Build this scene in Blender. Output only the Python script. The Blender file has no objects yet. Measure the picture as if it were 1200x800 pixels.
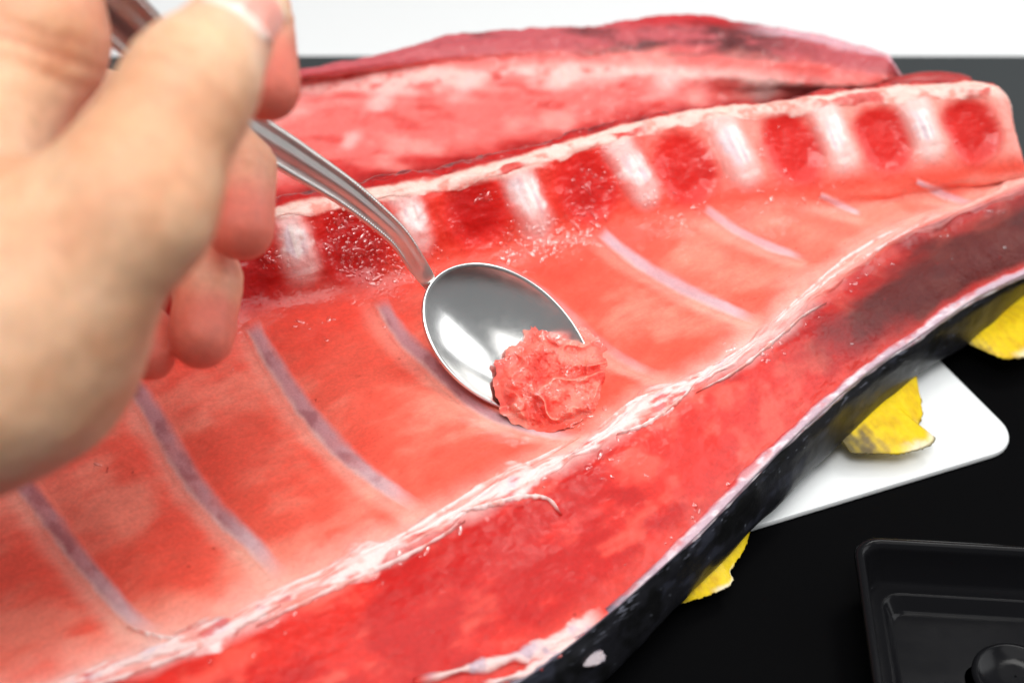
import bpy, math, random
import numpy as np
random.seed(7)
SC = bpy.context.scene

# ------------------------------------------------------------------ camera, world, lights, exposure
F = 1730.0                                   # focal length in pixels of a 1200 px wide picture
PITCH = math.radians(38.0)
FW = np.array([0, math.cos(PITCH), -math.sin(PITCH)])
UP = np.array([0, math.sin(PITCH), math.cos(PITCH)])
RT = np.array([1.0, 0, 0])
CAM = np.array([0, 0, .055]) - FW * .47
cd = bpy.data.cameras.new('camera'); cam = bpy.data.objects.new('camera', cd)
SC.collection.objects.link(cam); SC.camera = cam
cam.location = CAM
cam.rotation_euler = (math.pi / 2 - PITCH, math.radians(0.0), math.radians(0.0))
cd.sensor_width = 36; cd.lens = 36 * F / 1200
cd.clip_start = .01; cd.clip_end = 50
cd.dof.use_dof = True; cd.dof.focus_distance = .462; cd.dof.aperture_fstop = 8.0

W = bpy.data.worlds.new('World'); SC.world = W; W.use_nodes = True
bg = W.node_tree.nodes['Background']
bg.inputs['Color'].default_value = (.93, .97, 1, 1); bg.inputs['Strength'].default_value = .22

def area(name, loc, target, sx, sy, power, col=(1, 1, 1)):
    l = bpy.data.lights.new(name, 'AREA'); l.shape = 'RECTANGLE'; l.size = sx; l.size_y = sy
    l.energy = power; l.color = col
    o = bpy.data.objects.new(name, l); SC.collection.objects.link(o)
    o.location = loc
    from mathutils import Vector
    o.rotation_euler = (Vector(target) - Vector(loc)).to_track_quat('-Z', 'Y').to_euler()
    return o
area('ceiling_panel', (.05, -.30, 1.20), (.0, .0, .03), 1.3, 1.2, 10.0, (1, .99, .975))
area('ceiling_lamp', (-.05, -.62, 1.10), (.0, .0, .03), .36, .36, 6.0, (1, .99, .97))
area('window', (1.05, .22, .72), (.0, .0, .06), .75, .70, 5.0, (.98, .99, 1))
area('side_lamp', (.45, .48, 1.05), (.0, .0, .05), .26, .26, 2.4, (1, .985, .95))

SC.view_settings.view_transform = 'Standard'; SC.view_settings.look = 'None'
SC.view_settings.exposure = 0.12; SC.view_settings.gamma = 1.0
SC.cycles.use_denoising = True
SC.cycles.max_bounces = 6
SC.cycles.use_adaptive_sampling = True; SC.cycles.adaptive_threshold = .03

# ------------------------------------------------------------------ helpers
def srgb(r, g, b):
    c = np.array([r, g, b], float) / 255
    return np.where(c <= .04045, c / 12.92, ((c + .055) / 1.055) ** 2.4)

def at_z(px, py, z):                          # a point at height z seen at a picture position
    d = RT * (px - 600) / F + UP * (400 - py) / F + FW
    return CAM + d * ((z - CAM[2]) / d[2])
def at_d(px, py, dep):                        # a point at a given distance in front of the lens
    return CAM + (RT * (px - 600) / F + UP * (400 - py) / F + FW) * dep
def proj(P):
    q = P - CAM
    dep = q @ FW
    return 600 + F * (q @ RT) / dep, 400 - F * (q @ UP) / dep, dep

def _h(ix, iy, iz, s):
    n = (ix.astype(np.int64) * 374761393 + iy.astype(np.int64) * 668265263 + iz.astype(np.int64) * 2147483647 + s * 974711) & 0xffffffff
    n = ((n ^ (n >> 13)) * 1274126177) & 0xffffffff
    n = ((n ^ (n >> 16)) * 2246822519) & 0xffffffff
    return ((n ^ (n >> 15)) & 0xffff) / 65535.0
def noise(P, scale, s=0):                     # value noise, -1..1
    p = np.asarray(P, float) * scale
    i = np.floor(p).astype(np.int64); f = p - i
    f = f * f * f * (f * (f * 6 - 15) + 10)
    x, y, z = i[..., 0], i[..., 1], i[..., 2]; a, b, c = f[..., 0], f[..., 1], f[..., 2]
    r = 0
    for dx in (0, 1):
        for dy in (0, 1):
            for dz in (0, 1):
                r = r + _h(x + dx, y + dy, z + dz, s) * (a if dx else 1 - a) * (b if dy else 1 - b) * (c if dz else 1 - c)
    return r * 2 - 1
def fbm(P, scale, s=0, o=4, g=.5):
    r = 0; a = 1; t = 0
    for k in range(o):
        r = r + a * noise(P, scale * 2.03 ** k, s + k * 17); t += a; a *= g
    return r / t
def ss(a, b, x):
    t = np.clip((x - a) / (b - a), 0, 1); return t * t * (3 - 2 * t)
def mixc(c, d, t):
    return c + (np.asarray(d) - c) * np.clip(t, 0, 1)[..., None]
def spline(pts, n):                           # Catmull-Rom through points, n samples evenly by chord
    p = np.asarray(pts, float)
    if len(p) < 3:
        t = np.linspace(0, 1, n)[:, None]; return p[0] + (p[-1] - p[0]) * t
    q = np.vstack([2 * p[0] - p[1], p, 2 * p[-1] - p[-2]])
    out = []
    for k in range(len(p) - 1):
        a, b, c, d = q[k:k + 4]
        t = np.linspace(0, 1, 24, endpoint=False)[:, None]
        out.append(.5 * (2 * b + (c - a) * t + (2 * a - 5 * b + 4 * c - d) * t ** 2 + (-a + 3 * b - 3 * c + d) * t ** 3))
    o = np.vstack(out + [p[-1:]])
    L = np.r_[0, np.cumsum(np.linalg.norm(np.diff(o, axis=0), axis=1))]
    s = np.linspace(0, L[-1], n)
    return np.stack([np.interp(s, L, o[:, k]) for k in range(o.shape[1])], 1)
def dist_poly(P, poly):                       # distance of points to a polyline in space, and the side/param
    best = np.full(P.shape[:-1], 1e9); bt = np.zeros(P.shape[:-1])
    n = len(poly) - 1
    for k in range(n):
        a, b = poly[k], poly[k + 1]; d = b - a; L = d @ d + 1e-12
        t = np.clip(((P - a) @ d) / L, 0, 1)
        e = np.linalg.norm(P - a - t[..., None] * d, axis=-1)
        m = e < best; best = np.where(m, e, best); bt = np.where(m, (k + t) / n, bt)
    return best, bt

def link(o, parent=None):
    SC.collection.objects.link(o)
    if parent is not None: o.parent = parent
    return o
def tag(o, label=None, cat=None, group=None, kind=None):
    if label: o['label'] = label
    if cat: o['category'] = cat
    if group: o['group'] = group
    if kind: o['kind'] = kind
    return o
def empty(name, loc, label, cat):
    o = bpy.data.objects.new(name, None); link(o); o.location = loc; o.empty_display_size = .02
    bpy.context.view_layer.update()
    return tag(o, label, cat)
def build(name, V, Fc, mat, parent=None, col=None, attrs=None, smooth=True):
    """V (n,3) in world space, Fc (m,4) or list of faces; col (n,3) linear colour per vertex"""
    V = np.asarray(V, float)
    if parent is not None: V = V - np.array(parent_loc(parent))
    me = bpy.data.meshes.new(name)
    if isinstance(Fc, np.ndarray):
        k = Fc.shape[1]
        me.vertices.add(len(V)); me.vertices.foreach_set('co', V.astype(np.float32).ravel())
        me.loops.add(Fc.size); me.loops.foreach_set('vertex_index', Fc.astype(np.int32).ravel())
        me.polygons.add(len(Fc)); me.polygons.foreach_set('loop_start', (np.arange(len(Fc)) * k).astype(np.int32))
        me.polygons.foreach_set('loop_total', np.full(len(Fc), k, np.int32))
    else:
        me.from_pydata([tuple(v) for v in V], [], [tuple(f) for f in Fc])
    me.update(calc_edges=True); me.validate()
    if smooth: me.polygons.foreach_set('use_smooth', np.ones(len(me.polygons), bool))
    if col is not None:
        a = me.color_attributes.new('col', 'FLOAT_COLOR', 'POINT')
        c = np.ones((len(V), 4), np.float32); c[:, :3] = np.clip(col, 0, 1); a.data.foreach_set('color', c.ravel())
    for n, v in (attrs or {}).items():
        a = me.attributes.new(n, 'FLOAT', 'POINT'); a.data.foreach_set('value', np.asarray(v, np.float32).ravel())
    me.materials.append(mat)
    o = bpy.data.objects.new(name, me); link(o, parent)
    return o
def parent_loc(p):
    l = np.array(p.location)
    while p.parent: p = p.parent; l = l + np.array(p.location)
    return l
def grid_faces(n, m, wrap=False):
    i, j = np.meshgrid(np.arange(n - 1), np.arange(m if wrap else m - 1), indexing='ij')
    j2 = (j + 1) % m
    return np.stack([i * m + j, (i + 1) * m + j, (i + 1) * m + j2, i * m + j2], -1).reshape(-1, 4)

def box(name, c, s, mat, parent=None, rot=0., bevel=.002):
    import bmesh
    bm = bmesh.new(); bmesh.ops.create_cube(bm, size=1)
    for v in bm.verts: v.co = (v.co.x * s[0], v.co.y * s[1], v.co.z * s[2])
    if bevel: bmesh.ops.bevel(bm, geom=bm.edges[:], offset=bevel, segments=3, affect='EDGES', profile=.5)
    me = bpy.data.meshes.new(name); bm.to_mesh(me); bm.free(); me.materials.append(mat)
    o = bpy.data.objects.new(name, me); link(o, parent); o.location = c; o.rotation_euler.z = rot
    return o

def surface_nets(val, org, h):
    """mesh of the zero level of a sampled field (negative inside)"""
    s = val < 0
    nx, ny, nz = val.shape
    c = np.zeros((nx - 1, ny - 1, nz - 1), np.int8)
    for dx in (0, 1):
        for dy in (0, 1):
            for dz in (0, 1):
                c += s[dx:nx - 1 + dx, dy:ny - 1 + dy, dz:nz - 1 + dz]
    act = (c > 0) & (c < 8)
    I = np.argwhere(act); idx = np.full(act.shape, -1, np.int64); idx[act] = np.arange(len(I))
    acc = np.zeros((len(I), 3)); cnt = np.zeros(len(I))
    cor = [(a, b, d) for a in (0, 1) for b in (0, 1) for d in (0, 1)]
    for a in cor:
        for b in cor:
            if sum(b) - sum(a) == 1 and all(y >= x for x, y in zip(a, b)):
                va = val[I[:, 0] + a[0], I[:, 1] + a[1], I[:, 2] + a[2]]
                vb = val[I[:, 0] + b[0], I[:, 1] + b[1], I[:, 2] + b[2]]
                m = (va < 0) != (vb < 0)
                t = np.where(m, va / np.where(m, va - vb, 1), 0)
                p = np.array(a) + t[:, None] * (np.array(b) - np.array(a))
                acc[m] += p[m]; cnt[m] += 1
    V = org + (I + acc / cnt[:, None]) * h
    faces = []
    for ax in range(3):
        d = [0, 0, 0]; d[ax] = 1
        a = s[:nx - d[0], :ny - d[1], :nz - d[2]]; b = s[d[0]:, d[1]:, d[2]:]
        E = np.argwhere(a != b)
        u, v = [(1, 2), (2, 0), (0, 1)][ax]
        ok = (E[:, u] > 0) & (E[:, v] > 0) & (E[:, u] < val.shape[u] - 1) & (E[:, v] < val.shape[v] - 1)
        E = E[ok]; ins = a[E[:, 0], E[:, 1], E[:, 2]]
        def at(du, dv):
            q = E.copy(); q[:, u] += du; q[:, v] += dv; return idx[q[:, 0], q[:, 1], q[:, 2]]
        q = np.stack([at(-1, -1), at(0, -1), at(0, 0), at(-1, 0)], 1)
        q[~ins] = q[~ins][:, ::-1]
        faces.append(q)
    Fq = np.vstack(faces)
    return V, Fq
def laplace(V, Fq, it, w=.5):
    for _ in range(it):
        acc = np.zeros_like(V); cnt = np.zeros(len(V))
        for k in range(4):
            a, b = Fq[:, k], Fq[:, (k + 1) % 4]
            for c in range(3):
                acc[:, c] += np.bincount(a, V[b, c], len(V)) + np.bincount(b, V[a, c], len(V))
            cnt += np.bincount(a, minlength=len(V)) + np.bincount(b, minlength=len(V))
        V = V + w * (acc / np.maximum(cnt, 1)[:, None] - V)
    return V
def vnormals(V, Fq):
    n = np.cross(V[Fq[:, 2]] - V[Fq[:, 0]], V[Fq[:, 3]] - V[Fq[:, 1]])
    N = np.zeros_like(V)
    for k in range(4):
        for c in range(3): N[:, c] += np.bincount(Fq[:, k], n[:, c], len(V))
    return N / (np.linalg.norm(N, axis=1, keepdims=True) + 1e-15)

# ------------------------------------------------------------------ materials
def mat_new(name):
    m = bpy.data.materials.new(name); m.use_nodes = True
    nt = m.node_tree; return m, nt, nt.nodes['Principled BSDF']
def nd(nt, t, **kw):
    n = nt.nodes.new(t)
    for k, v in kw.items():
        if k in n.inputs: n.inputs[k].default_value = v
        else: setattr(n, k, v)
    return n
def mat_simple(name, col, rough=.5, metal=0., spec=.5, nscale=0, bump=0., dist=.001, var=0.):
    m, nt, p = mat_new(name)
    p.inputs['Base Color'].default_value = (*col, 1); p.inputs['Roughness'].default_value = rough
    p.inputs['Metallic'].default_value = metal; p.inputs['Specular IOR Level'].default_value = spec
    if nscale:
        tc = nd(nt, 'ShaderNodeTexCoord'); n = nd(nt, 'ShaderNodeTexNoise', Scale=nscale, Detail=6.0)
        nt.links.new(tc.outputs['Object'], n.inputs['Vector'])
        if bump:
            b = nd(nt, 'ShaderNodeBump', Strength=bump, Distance=dist)
            nt.links.new(n.outputs['Fac'], b.inputs['Height']); nt.links.new(b.outputs['Normal'], p.inputs['Normal'])
        if var:
            mr = nd(nt, 'ShaderNodeMapRange'); mr.inputs['To Min'].default_value = rough - var; mr.inputs['To Max'].default_value = rough + var
            nt.links.new(n.outputs['Fac'], mr.inputs['Value']); nt.links.new(mr.outputs['Result'], p.inputs['Roughness'])
    return m
def mat_tissue(name, rough=.44, coat=.24, sss=.25, scale=.004, radius=(1, .22, .14), b1=(900, .14, .0004), b2=(4500, .2, .00012), wet=True, spec=.22):
    m, nt, p = mat_new(name); L = nt.links.new
    a = nd(nt, 'ShaderNodeAttribute', attribute_name='col')
    tc = nd(nt, 'ShaderNodeTexCoord')
    n1 = nd(nt, 'ShaderNodeTexNoise', Scale=b1[0], Detail=5.0, Roughness=.6); L(tc.outputs['Object'], n1.inputs['Vector'])
    n2 = nd(nt, 'ShaderNodeTexNoise', Scale=b2[0], Detail=3.0, Roughness=.6); L(tc.outputs['Object'], n2.inputs['Vector'])
    # mottling of the base colour
    mr = nd(nt, 'ShaderNodeMapRange'); mr.inputs['From Min'].default_value = .3; mr.inputs['From Max'].default_value = .7
    mr.inputs['To Min'].default_value = .90; mr.inputs['To Max'].default_value = 1.08; L(n1.outputs['Fac'], mr.inputs['Value'])
    vm = nd(nt, 'ShaderNodeVectorMath', operation='SCALE'); L(a.outputs['Color'], vm.inputs[0]); L(mr.outputs['Result'], vm.inputs['Scale'])
    L(vm.outputs['Vector'], p.inputs['Base Color'])
    p.inputs['Roughness'].default_value = rough; p.inputs['Specular IOR Level'].default_value = spec
    p.inputs['Subsurface Weight'].default_value = sss; p.inputs['Subsurface Radius'].default_value = radius; p.inputs['Subsurface Scale'].default_value = scale
    p.inputs['Coat Weight'].default_value = coat; p.inputs['Coat Roughness'].default_value = .09
    bA = nd(nt, 'ShaderNodeBump', Strength=b1[1], Distance=b1[2]); L(n1.outputs['Fac'], bA.inputs['Height'])
    bB = nd(nt, 'ShaderNodeBump', Strength=b2[1], Distance=b2[2]); L(n2.outputs['Fac'], bB.inputs['Height']); L(bA.outputs['Normal'], bB.inputs['Normal'])
    last = bB
    if wet:                                   # beads of juice where the attribute says the surface is wet
        aw = nd(nt, 'ShaderNodeAttribute', attribute_name='wet')
        v = nd(nt, 'ShaderNodeTexVoronoi', feature='SMOOTH_F1', Scale=620.0, Smoothness=.25, Randomness=1.0); L(tc.outputs['Object'], v.inputs['Vector'])
        r = nd(nt, 'ShaderNodeMapRange', interpolation_type='SMOOTHSTEP'); r.inputs['From Min'].default_value = .52; r.inputs['From Max'].default_value = .10; L(v.outputs['Distance'], r.inputs['Value'])
        mu = nd(nt, 'ShaderNodeMath', operation='MULTIPLY'); L(r.outputs['Result'], mu.inputs[0]); L(aw.outputs['Fac'], mu.inputs[1])
        bC = nd(nt, 'ShaderNodeBump', Strength=.25, Distance=.0004); L(mu.outputs['Value'], bC.inputs['Height']); L(bB.outputs['Normal'], bC.inputs['Normal'])
        last = bC
        cw = nd(nt, 'ShaderNodeMapRange'); cw.inputs['From Min'].default_value = -.3; cw.inputs['To Min'].default_value = 0.0; cw.inputs['To Max'].default_value = 1.0; L(aw.outputs['Fac'], cw.inputs['Value']); L(cw.outputs['Result'], p.inputs['Coat Weight'])
    L(last.outputs['Normal'], p.inputs['Normal']); L(last.outputs['Normal'], p.inputs['Coat Normal'])
    return m
M_flesh = mat_tissue('flesh_wet')
M_meat = mat_tissue('scraped_flesh', rough=.42, coat=.4, sss=.6, scale=.004, b1=(1300, .4, .0004), b2=(5200, .3, .00015))
M_bead = mat_tissue('clear_juice', rough=.06, coat=1.0, sss=.0, wet=False, b1=(900, .0, .0001), b2=(4500, .0, .0001), spec=.6)
M_bead.node_tree.nodes['Principled BSDF'].inputs['Coat IOR'].default_value = 2.0; M_bead.node_tree.nodes['Principled BSDF'].inputs['Coat Roughness'].default_value = .03
M_bone = mat_tissue('bone_gristle', rough=.5, coat=.18, sss=.25, scale=.003, radius=(1, .7, .6), wet=False, b1=(1400, .3, .0004))
M_fat = mat_tissue('white_fibre', rough=.4, coat=.4, sss=.2, scale=.002, radius=(1, .6, .5), wet=False, b1=(1500, .45, .0005))
M_skin = mat_tissue('hand_skin', rough=.5, coat=.0, sss=.35, scale=.0045, radius=(1, .36, .2), wet=False, b1=(330, .22, .0012), b2=(2200, .4, .0003), spec=.4)
M_nail = mat_tissue('nail_plate', rough=.28, coat=.2, sss=.2, scale=.002, wet=False, b1=(300, .05, .0003), b2=(2000, .03, .0001))
M_fishskin = mat_tissue('fish_skin', rough=.42, coat=.15, sss=0., wet=False, b1=(400, .15, .0005), b2=(2600, .2, .0002))
M_fin = mat_tissue('fin_membrane', rough=.45, coat=.1, sss=.1, scale=.002, radius=(1, .8, .2), wet=False, b1=(500, .12, .0003))
M_steel, nt, p = mat_new('brushed_steel')
p.inputs['Metallic'].default_value = 1; p.inputs['Base Color'].default_value = (.88, .87, .85, 1)
tc = nd(nt, 'ShaderNodeTexCoord'); n = nd(nt, 'ShaderNodeTexNoise', Scale=240.0, Detail=7.0, Roughness=.7); nt.links.new(tc.outputs['Object'], n.inputs['Vector'])
mr = nd(nt, 'ShaderNodeMapRange'); mr.inputs['To Min'].default_value = .12; mr.inputs['To Max'].default_value = .30; nt.links.new(n.outputs['Fac'], mr.inputs['Value']); nt.links.new(mr.outputs['Result'], p.inputs['Roughness'])
bp = nd(nt, 'ShaderNodeBump', Strength=.06, Distance=.0004); nt.links.new(n.outputs['Fac'], bp.inputs['Height']); nt.links.new(bp.outputs['Normal'], p.inputs['Normal'])
M_satin = M_steel.copy(); M_satin.name = 'satin_steel'
for n_ in M_satin.node_tree.nodes:
    if n_.type == 'BSDF_PRINCIPLED': n_.inputs['Base Color'].default_value = (.64, .625, .60, 1)
    if n_.type == 'MAP_RANGE': n_.inputs['To Min'].default_value = .30; n_.inputs['To Max'].default_value = .46
M_sheet = mat_simple('black_sheet', (.0022, .0022, .0025), .45, spec=.015, nscale=60, bump=.03, dist=.001, var=.06)
M_table = mat_simple('dark_worktop', (.045, .050, .052), .40, spec=.3, nscale=60, bump=.03, dist=.001, var=.06)  # grey base colour stands in for the far strip's grazing reflection
M_wall = mat_simple('white_wall', (.88, .89, .89), .6, nscale=30, bump=.03, dist=.001)
M_board = mat_simple('white_plastic_board', (.80, .82, .82), .45, nscale=300, bump=.15, dist=.0006, var=.08)
M_tray = mat_simple('black_plastic', (.006, .006, .007), .16, spec=.10, nscale=120, bump=.05, dist=.001, var=.05)

# ------------------------------------------------------------------ the setting
TABLE_Y = .305
t = box('table_top', (0, TABLE_Y - .55, -.02), (2.2, 1.1, .04), M_table, bevel=.002); tag(t, kind='structure')
t = box('added_black_sheet', (0, -.36, .0008), (1.9, 1.0, .0016), M_sheet, bevel=.0004); tag(t, kind='structure')  # added sheet: keeps the near worktop black where the grey sheen ends
w = box('flat_backdrop', (0, TABLE_Y + .62, -.034), (4.0, 1.22, .04), M_wall, bevel=.002); tag(w, kind='structure')  # stands in for the white wall, laid flat to catch the overhead light

# ------------------------------------------------------------------ cutting board
def rounded_slab(name, cx, cy, lx, ly, rot, z0, z1, rad, mat, parent=None):
    pts = []
    for sx, sy, a0 in ((1, 1, 0), (-1, 1, 90), (-1, -1, 180), (1, -1, 270)):
        for k in range(9):
            a = math.radians(a0 + k * 90 / 8)
            pts.append((sx * (lx / 2 - rad) + rad * math.cos(a), sy * (ly / 2 - rad) + rad * math.sin(a)))
    p = np.array(pts); c, s = math.cos(rot), math.sin(rot)
    n = len(p); rows = []
    for z, ins in ((z0, .0006), (z0 + .0006, 0), (z1 - .0008, 0), (z1 - .0002, .0003), (z1, .0010)):
        q = p * (1 - ins / np.linalg.norm(p, axis=1, keepdims=True))
        rows.append(np.c_[cx + q[:, 0] * c - q[:, 1] * s, cy + q[:, 0] * s + q[:, 1] * c, np.full(n, z)])
    V = np.vstack(rows); Fs = []
    for r in range(4):
        for k in range(n): Fs.append((r * n + k, r * n + (k + 1) % n, (r + 1) * n + (k + 1) % n, (r + 1) * n + k))
    Fs.append(tuple(range(4 * n, 5 * n))); Fs.append(tuple(reversed(range(n))))
    return build(name, V, Fs, mat, parent, smooth=False)
brot = math.atan2(.031, .077)
ex = np.array([math.cos(brot), math.sin(brot)]); ey = np.array([-ex[1], ex[0]])
corner = np.array([.1765, .0080])
bc = corner - ex * .16 + ey * .075
o = rounded_slab('cutting_board', bc[0], bc[1], .32, .15, brot, .0017, .0040, .013, M_board)
tag(o, 'thin white plastic cutting board with rounded corner sticking out under the fish', 'cutting board')

# ------------------------------------------------------------------ front carcass: control net
U = [[(-100, 1230), (-150, 1150), (-230, 930), (-330, 640), (-250, 460)],
     [(400, 1010), (330, 960), (205, 757), (-40, 495), (-30, 370)],
     [(560, 900), (490, 865), (345, 696), (110, 430), (120, 318)],
     [(690, 815), (642, 776), (505, 612), (295, 372), (270, 262)],
     [(800, 703), (803, 638), (690, 522), (450, 335), (410, 232)],
     [(893, 610), (909, 530), (800, 456), (588, 298), (550, 206)],
     [(985, 520), (1005, 443), (900, 392), (712, 268), (680, 167)],
     [(1078, 438), (1080, 391), (965, 340), (832, 246), (800, 137)],
     [(1138, 400), (1145, 347), (1055, 278), (962, 228), (925, 122)],
     [(1205, 343), (1215, 314), (1130, 247), (1075, 216), (1040, 107)],
     [(1286, 290), (1294, 262), (1214, 213), (1192, 202), (1160, 103)],
     [(1298, 286), (1306, 256), (1221, 210), (1199, 200), (1182, 122)]]
NU = len(U)
def lerp(a, b, t): return (a[0] + (b[0] - a[0]) * t, a[1] + (b[1] - a[1]) * t)
CN = []; SK = []
for ui, (c1, c2, c3, c4, c5) in enumerate(U):
    zr = .068 if ui == len(U) - 1 else .078
    r = [at_z(*c2, .032), at_z(*lerp(c2, c3, .45), .0408), at_z(*c3, .0475), at_z(*lerp(c3, c4, .33), .0455), at_z(*lerp(c3, c4, .68), .0465),
         at_z(*c4, .052), at_z(*lerp(c4, c5, .5), .0125 + zr * .68), at_z(*c5, zr)]
    bk = .013 if ui <= 5 else (.010 if ui == 6 else .006)
    r.append(r[-1] + np.array([-.003, bk, -.0010 - .1 * bk])); r.append(r[-1] + np.array([-.003, .006, -.016])); r.append(r[-1] + np.array([-.002, .004, -.05]))
    CN.append(r)
    b = at_z(*c1, .013)
    inn = b + np.array([-.012, .014, 0]); inn[2] = .0052
    mid = at_z(*lerp(c2, c1, .45), .0255)
    SK.append([r[0], at_z(*lerp(c2, c1, .12), .0305), mid, b, .55 * b + .45 * inn + np.array([0, 0, -.003]), inn])
CN = np.array(CN); SK = np.array(SK)
def cr(t):
    return np.stack([-.5 * t + t ** 2 - .5 * t ** 3, 1 - 2.5 * t ** 2 + 1.5 * t ** 3, .5 * t + 2 * t ** 2 - 1.5 * t ** 3, -.5 * t ** 2 + .5 * t ** 3], -1)
def ev(net, u, v):
    nu, nv = net.shape[:2]
    # linear extension at the ends
    net = np.concatenate([2 * net[:1] - net[1:2], net, 2 * net[-1:] - net[-2:-1]], 0)
    net = np.concatenate([2 * net[:, :1] - net[:, 1:2], net, 2 * net[:, -1:] - net[:, -2:-1]], 1)
    iu = np.clip(np.floor(u).astype(int), 0, nu - 2); iv = np.clip(np.floor(v).astype(int), 0, nv - 2)
    wu = cr(u - iu); wv = cr(v - iv); r = 0
    for a in range(4):
        for b in range(4):
            r = r + net[iu + a, iv + b] * (wu[..., a] * wv[..., b])[..., None]
    return r
def S(u, v): return ev(CN, u, v)
def SN(u, v, e=1e-3):
    n = np.cross(S(u + e, v) - S(u - e, v), S(u, v + e) - S(u, v - e))
    return n / (np.linalg.norm(n, axis=-1, keepdims=True) + 1e-15)
_gu, _gv = np.meshgrid(np.linspace(0, NU - 1, 100), np.linspace(0, 7.2, 66), indexing='ij')
_gx, _gy, _ = proj(S(_gu, _gv)); _gu, _gv, _gx, _gy = _gu.ravel(), _gv.ravel(), _gx.ravel(), _gy.ravel()
def inv(px, py):                              # picture position -> place on the carcass
    px = np.asarray(px, float); py = np.asarray(py, float); sh = px.shape
    px, py = px.ravel(), py.ravel(); u = np.empty(len(px)); v = np.empty(len(px))
    for k in range(0, len(px), 400):
        d = (px[k:k + 400, None] - _gx) ** 2 + (py[k:k + 400, None] - _gy) ** 2
        i = d.argmin(1); u[k:k + 400] = _gu[i]; v[k:k + 400] = _gv[i]
    for _ in range(5):
        x0, y0, _d = proj(S(u, v)); e = 1e-3
        x1, y1, _d = proj(S(u + e, v)); x2, y2, _d = proj(S(u, v + e))
        a, b, c, d = (x1 - x0) / e, (x2 - x0) / e, (y1 - y0) / e, (y2 - y0) / e
        det = a * d - b * c; det = np.where(np.abs(det) < 1e-3, 1e-3, det)
        ex_, ey_ = px - x0, py - y0
        u = np.clip(u + np.clip((d * ex_ - b * ey_) / det, -.2, .2), 0, NU - 1); v = np.clip(v + np.clip((-c * ex_ + a * ey_) / det, -.2, .2), 0, 7.6)
    return u.reshape(sh), v.reshape(sh)
def on(pts, n):                               # smooth line on the carcass through picture positions
    q = spline(pts, n); u, v = inv(q[:, 0], q[:, 1]); return S(u, v)

RIBS = [[(-250, 640), (-200, 730), (-110, 820), (-20, 850)],
        [(-38, 497), (35, 575), (95, 655), (155, 722), (200, 752)],
        [(112, 420), (165, 462), (215, 545), (255, 598), (300, 640), (340, 688)],
        [(293, 376), (318, 420), (355, 475), (400, 527), (440, 560), (500, 600)],
        [(444, 348), (462, 380), (495, 415), (530, 443), (600, 490), (690, 512)],
        [(575, 305), (640, 345), (720, 412), (790, 445)],
        [(702, 270), (735, 297), (780, 325), (840, 355), (895, 376)],
        [(824, 243), (850, 260), (885, 280), (948, 303)],
        [(960, 228), (985, 240), (1012, 250)],
        [(1072, 212), (1100, 225), (1148, 241)]]
RIBW = [26, 24, 25, 23, 20, 14, 16, 12, 8, 9]
ribW = [on(r, 10) for r in RIBS]
ribL = [on([(x - 13, y + 7) for x, y in r], 10) for r in RIBS]
SEAM = [(-230, 930), (0, 838), (90, 800), (205, 757), (270, 735), (340, 697), (375, 685), (430, 655), (500, 623), (530, 606), (580, 580), (640, 550), (690, 524), (740, 490), (790, 460), (850, 428), (900, 392), (950, 350), (1010, 305), (1060, 275), (1110, 256), (1165, 234), (1214, 213)]
seamW = on(SEAM, 48)
BONES = [[(-10, 390), (0, 450)], [(110, 338), (125, 395)], [(222, 300), (238, 355)], [(338, 258), (354, 314)], [(474, 232), (490, 282)], [(602, 198), (630, 262)], [(726, 174), (757, 226)], [(846, 146), (874, 202)], [(965, 130), (988, 184)], [(1070, 120), (1090, 172)]]
BONEW = [24, 24, 24, 23, 22, 22, 20, 20, 19, 16]
boneW = [on([b[0], lerp(b[0], b[1], .5), b[1]], 3) for b in BONES]
PATCH = [(60, 400, 40), (175, 362, 40), (290, 330, 42), (412, 285, 44), (558, 247, 42), (688, 216, 42), (802, 196, 40), (930, 172, 40), (1036, 162, 36), (1138, 152, 34)]
patW = [on([(x - r * .10, y - r * .22), (x, y), (x + r * .10, y + r * .22)], 3) for x, y, r in PATCH]
patR = [r / F * float(np.mean([np.linalg.norm(p - CAM) for p in w])) for (x, y, r), w in zip(PATCH, patW)]
ridgeW = on([u[4] for u in U], 40)
def spot(px, py): u, v = inv(np.array([px]), np.array([py])); return S(u, v)[0]
DIG = spot(655, 470); DENT = spot(598, 436)

FIB = np.array([.80, .59, 0.]); FIB = FIB / np.linalg.norm(FIB)      # body axis
FIX = np.array([-FIB[1], FIB[0], 0.])
def aniso(P, k): return np.stack([(P @ FIB) * k, P @ FIX, P[..., 2]], -1)

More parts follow.
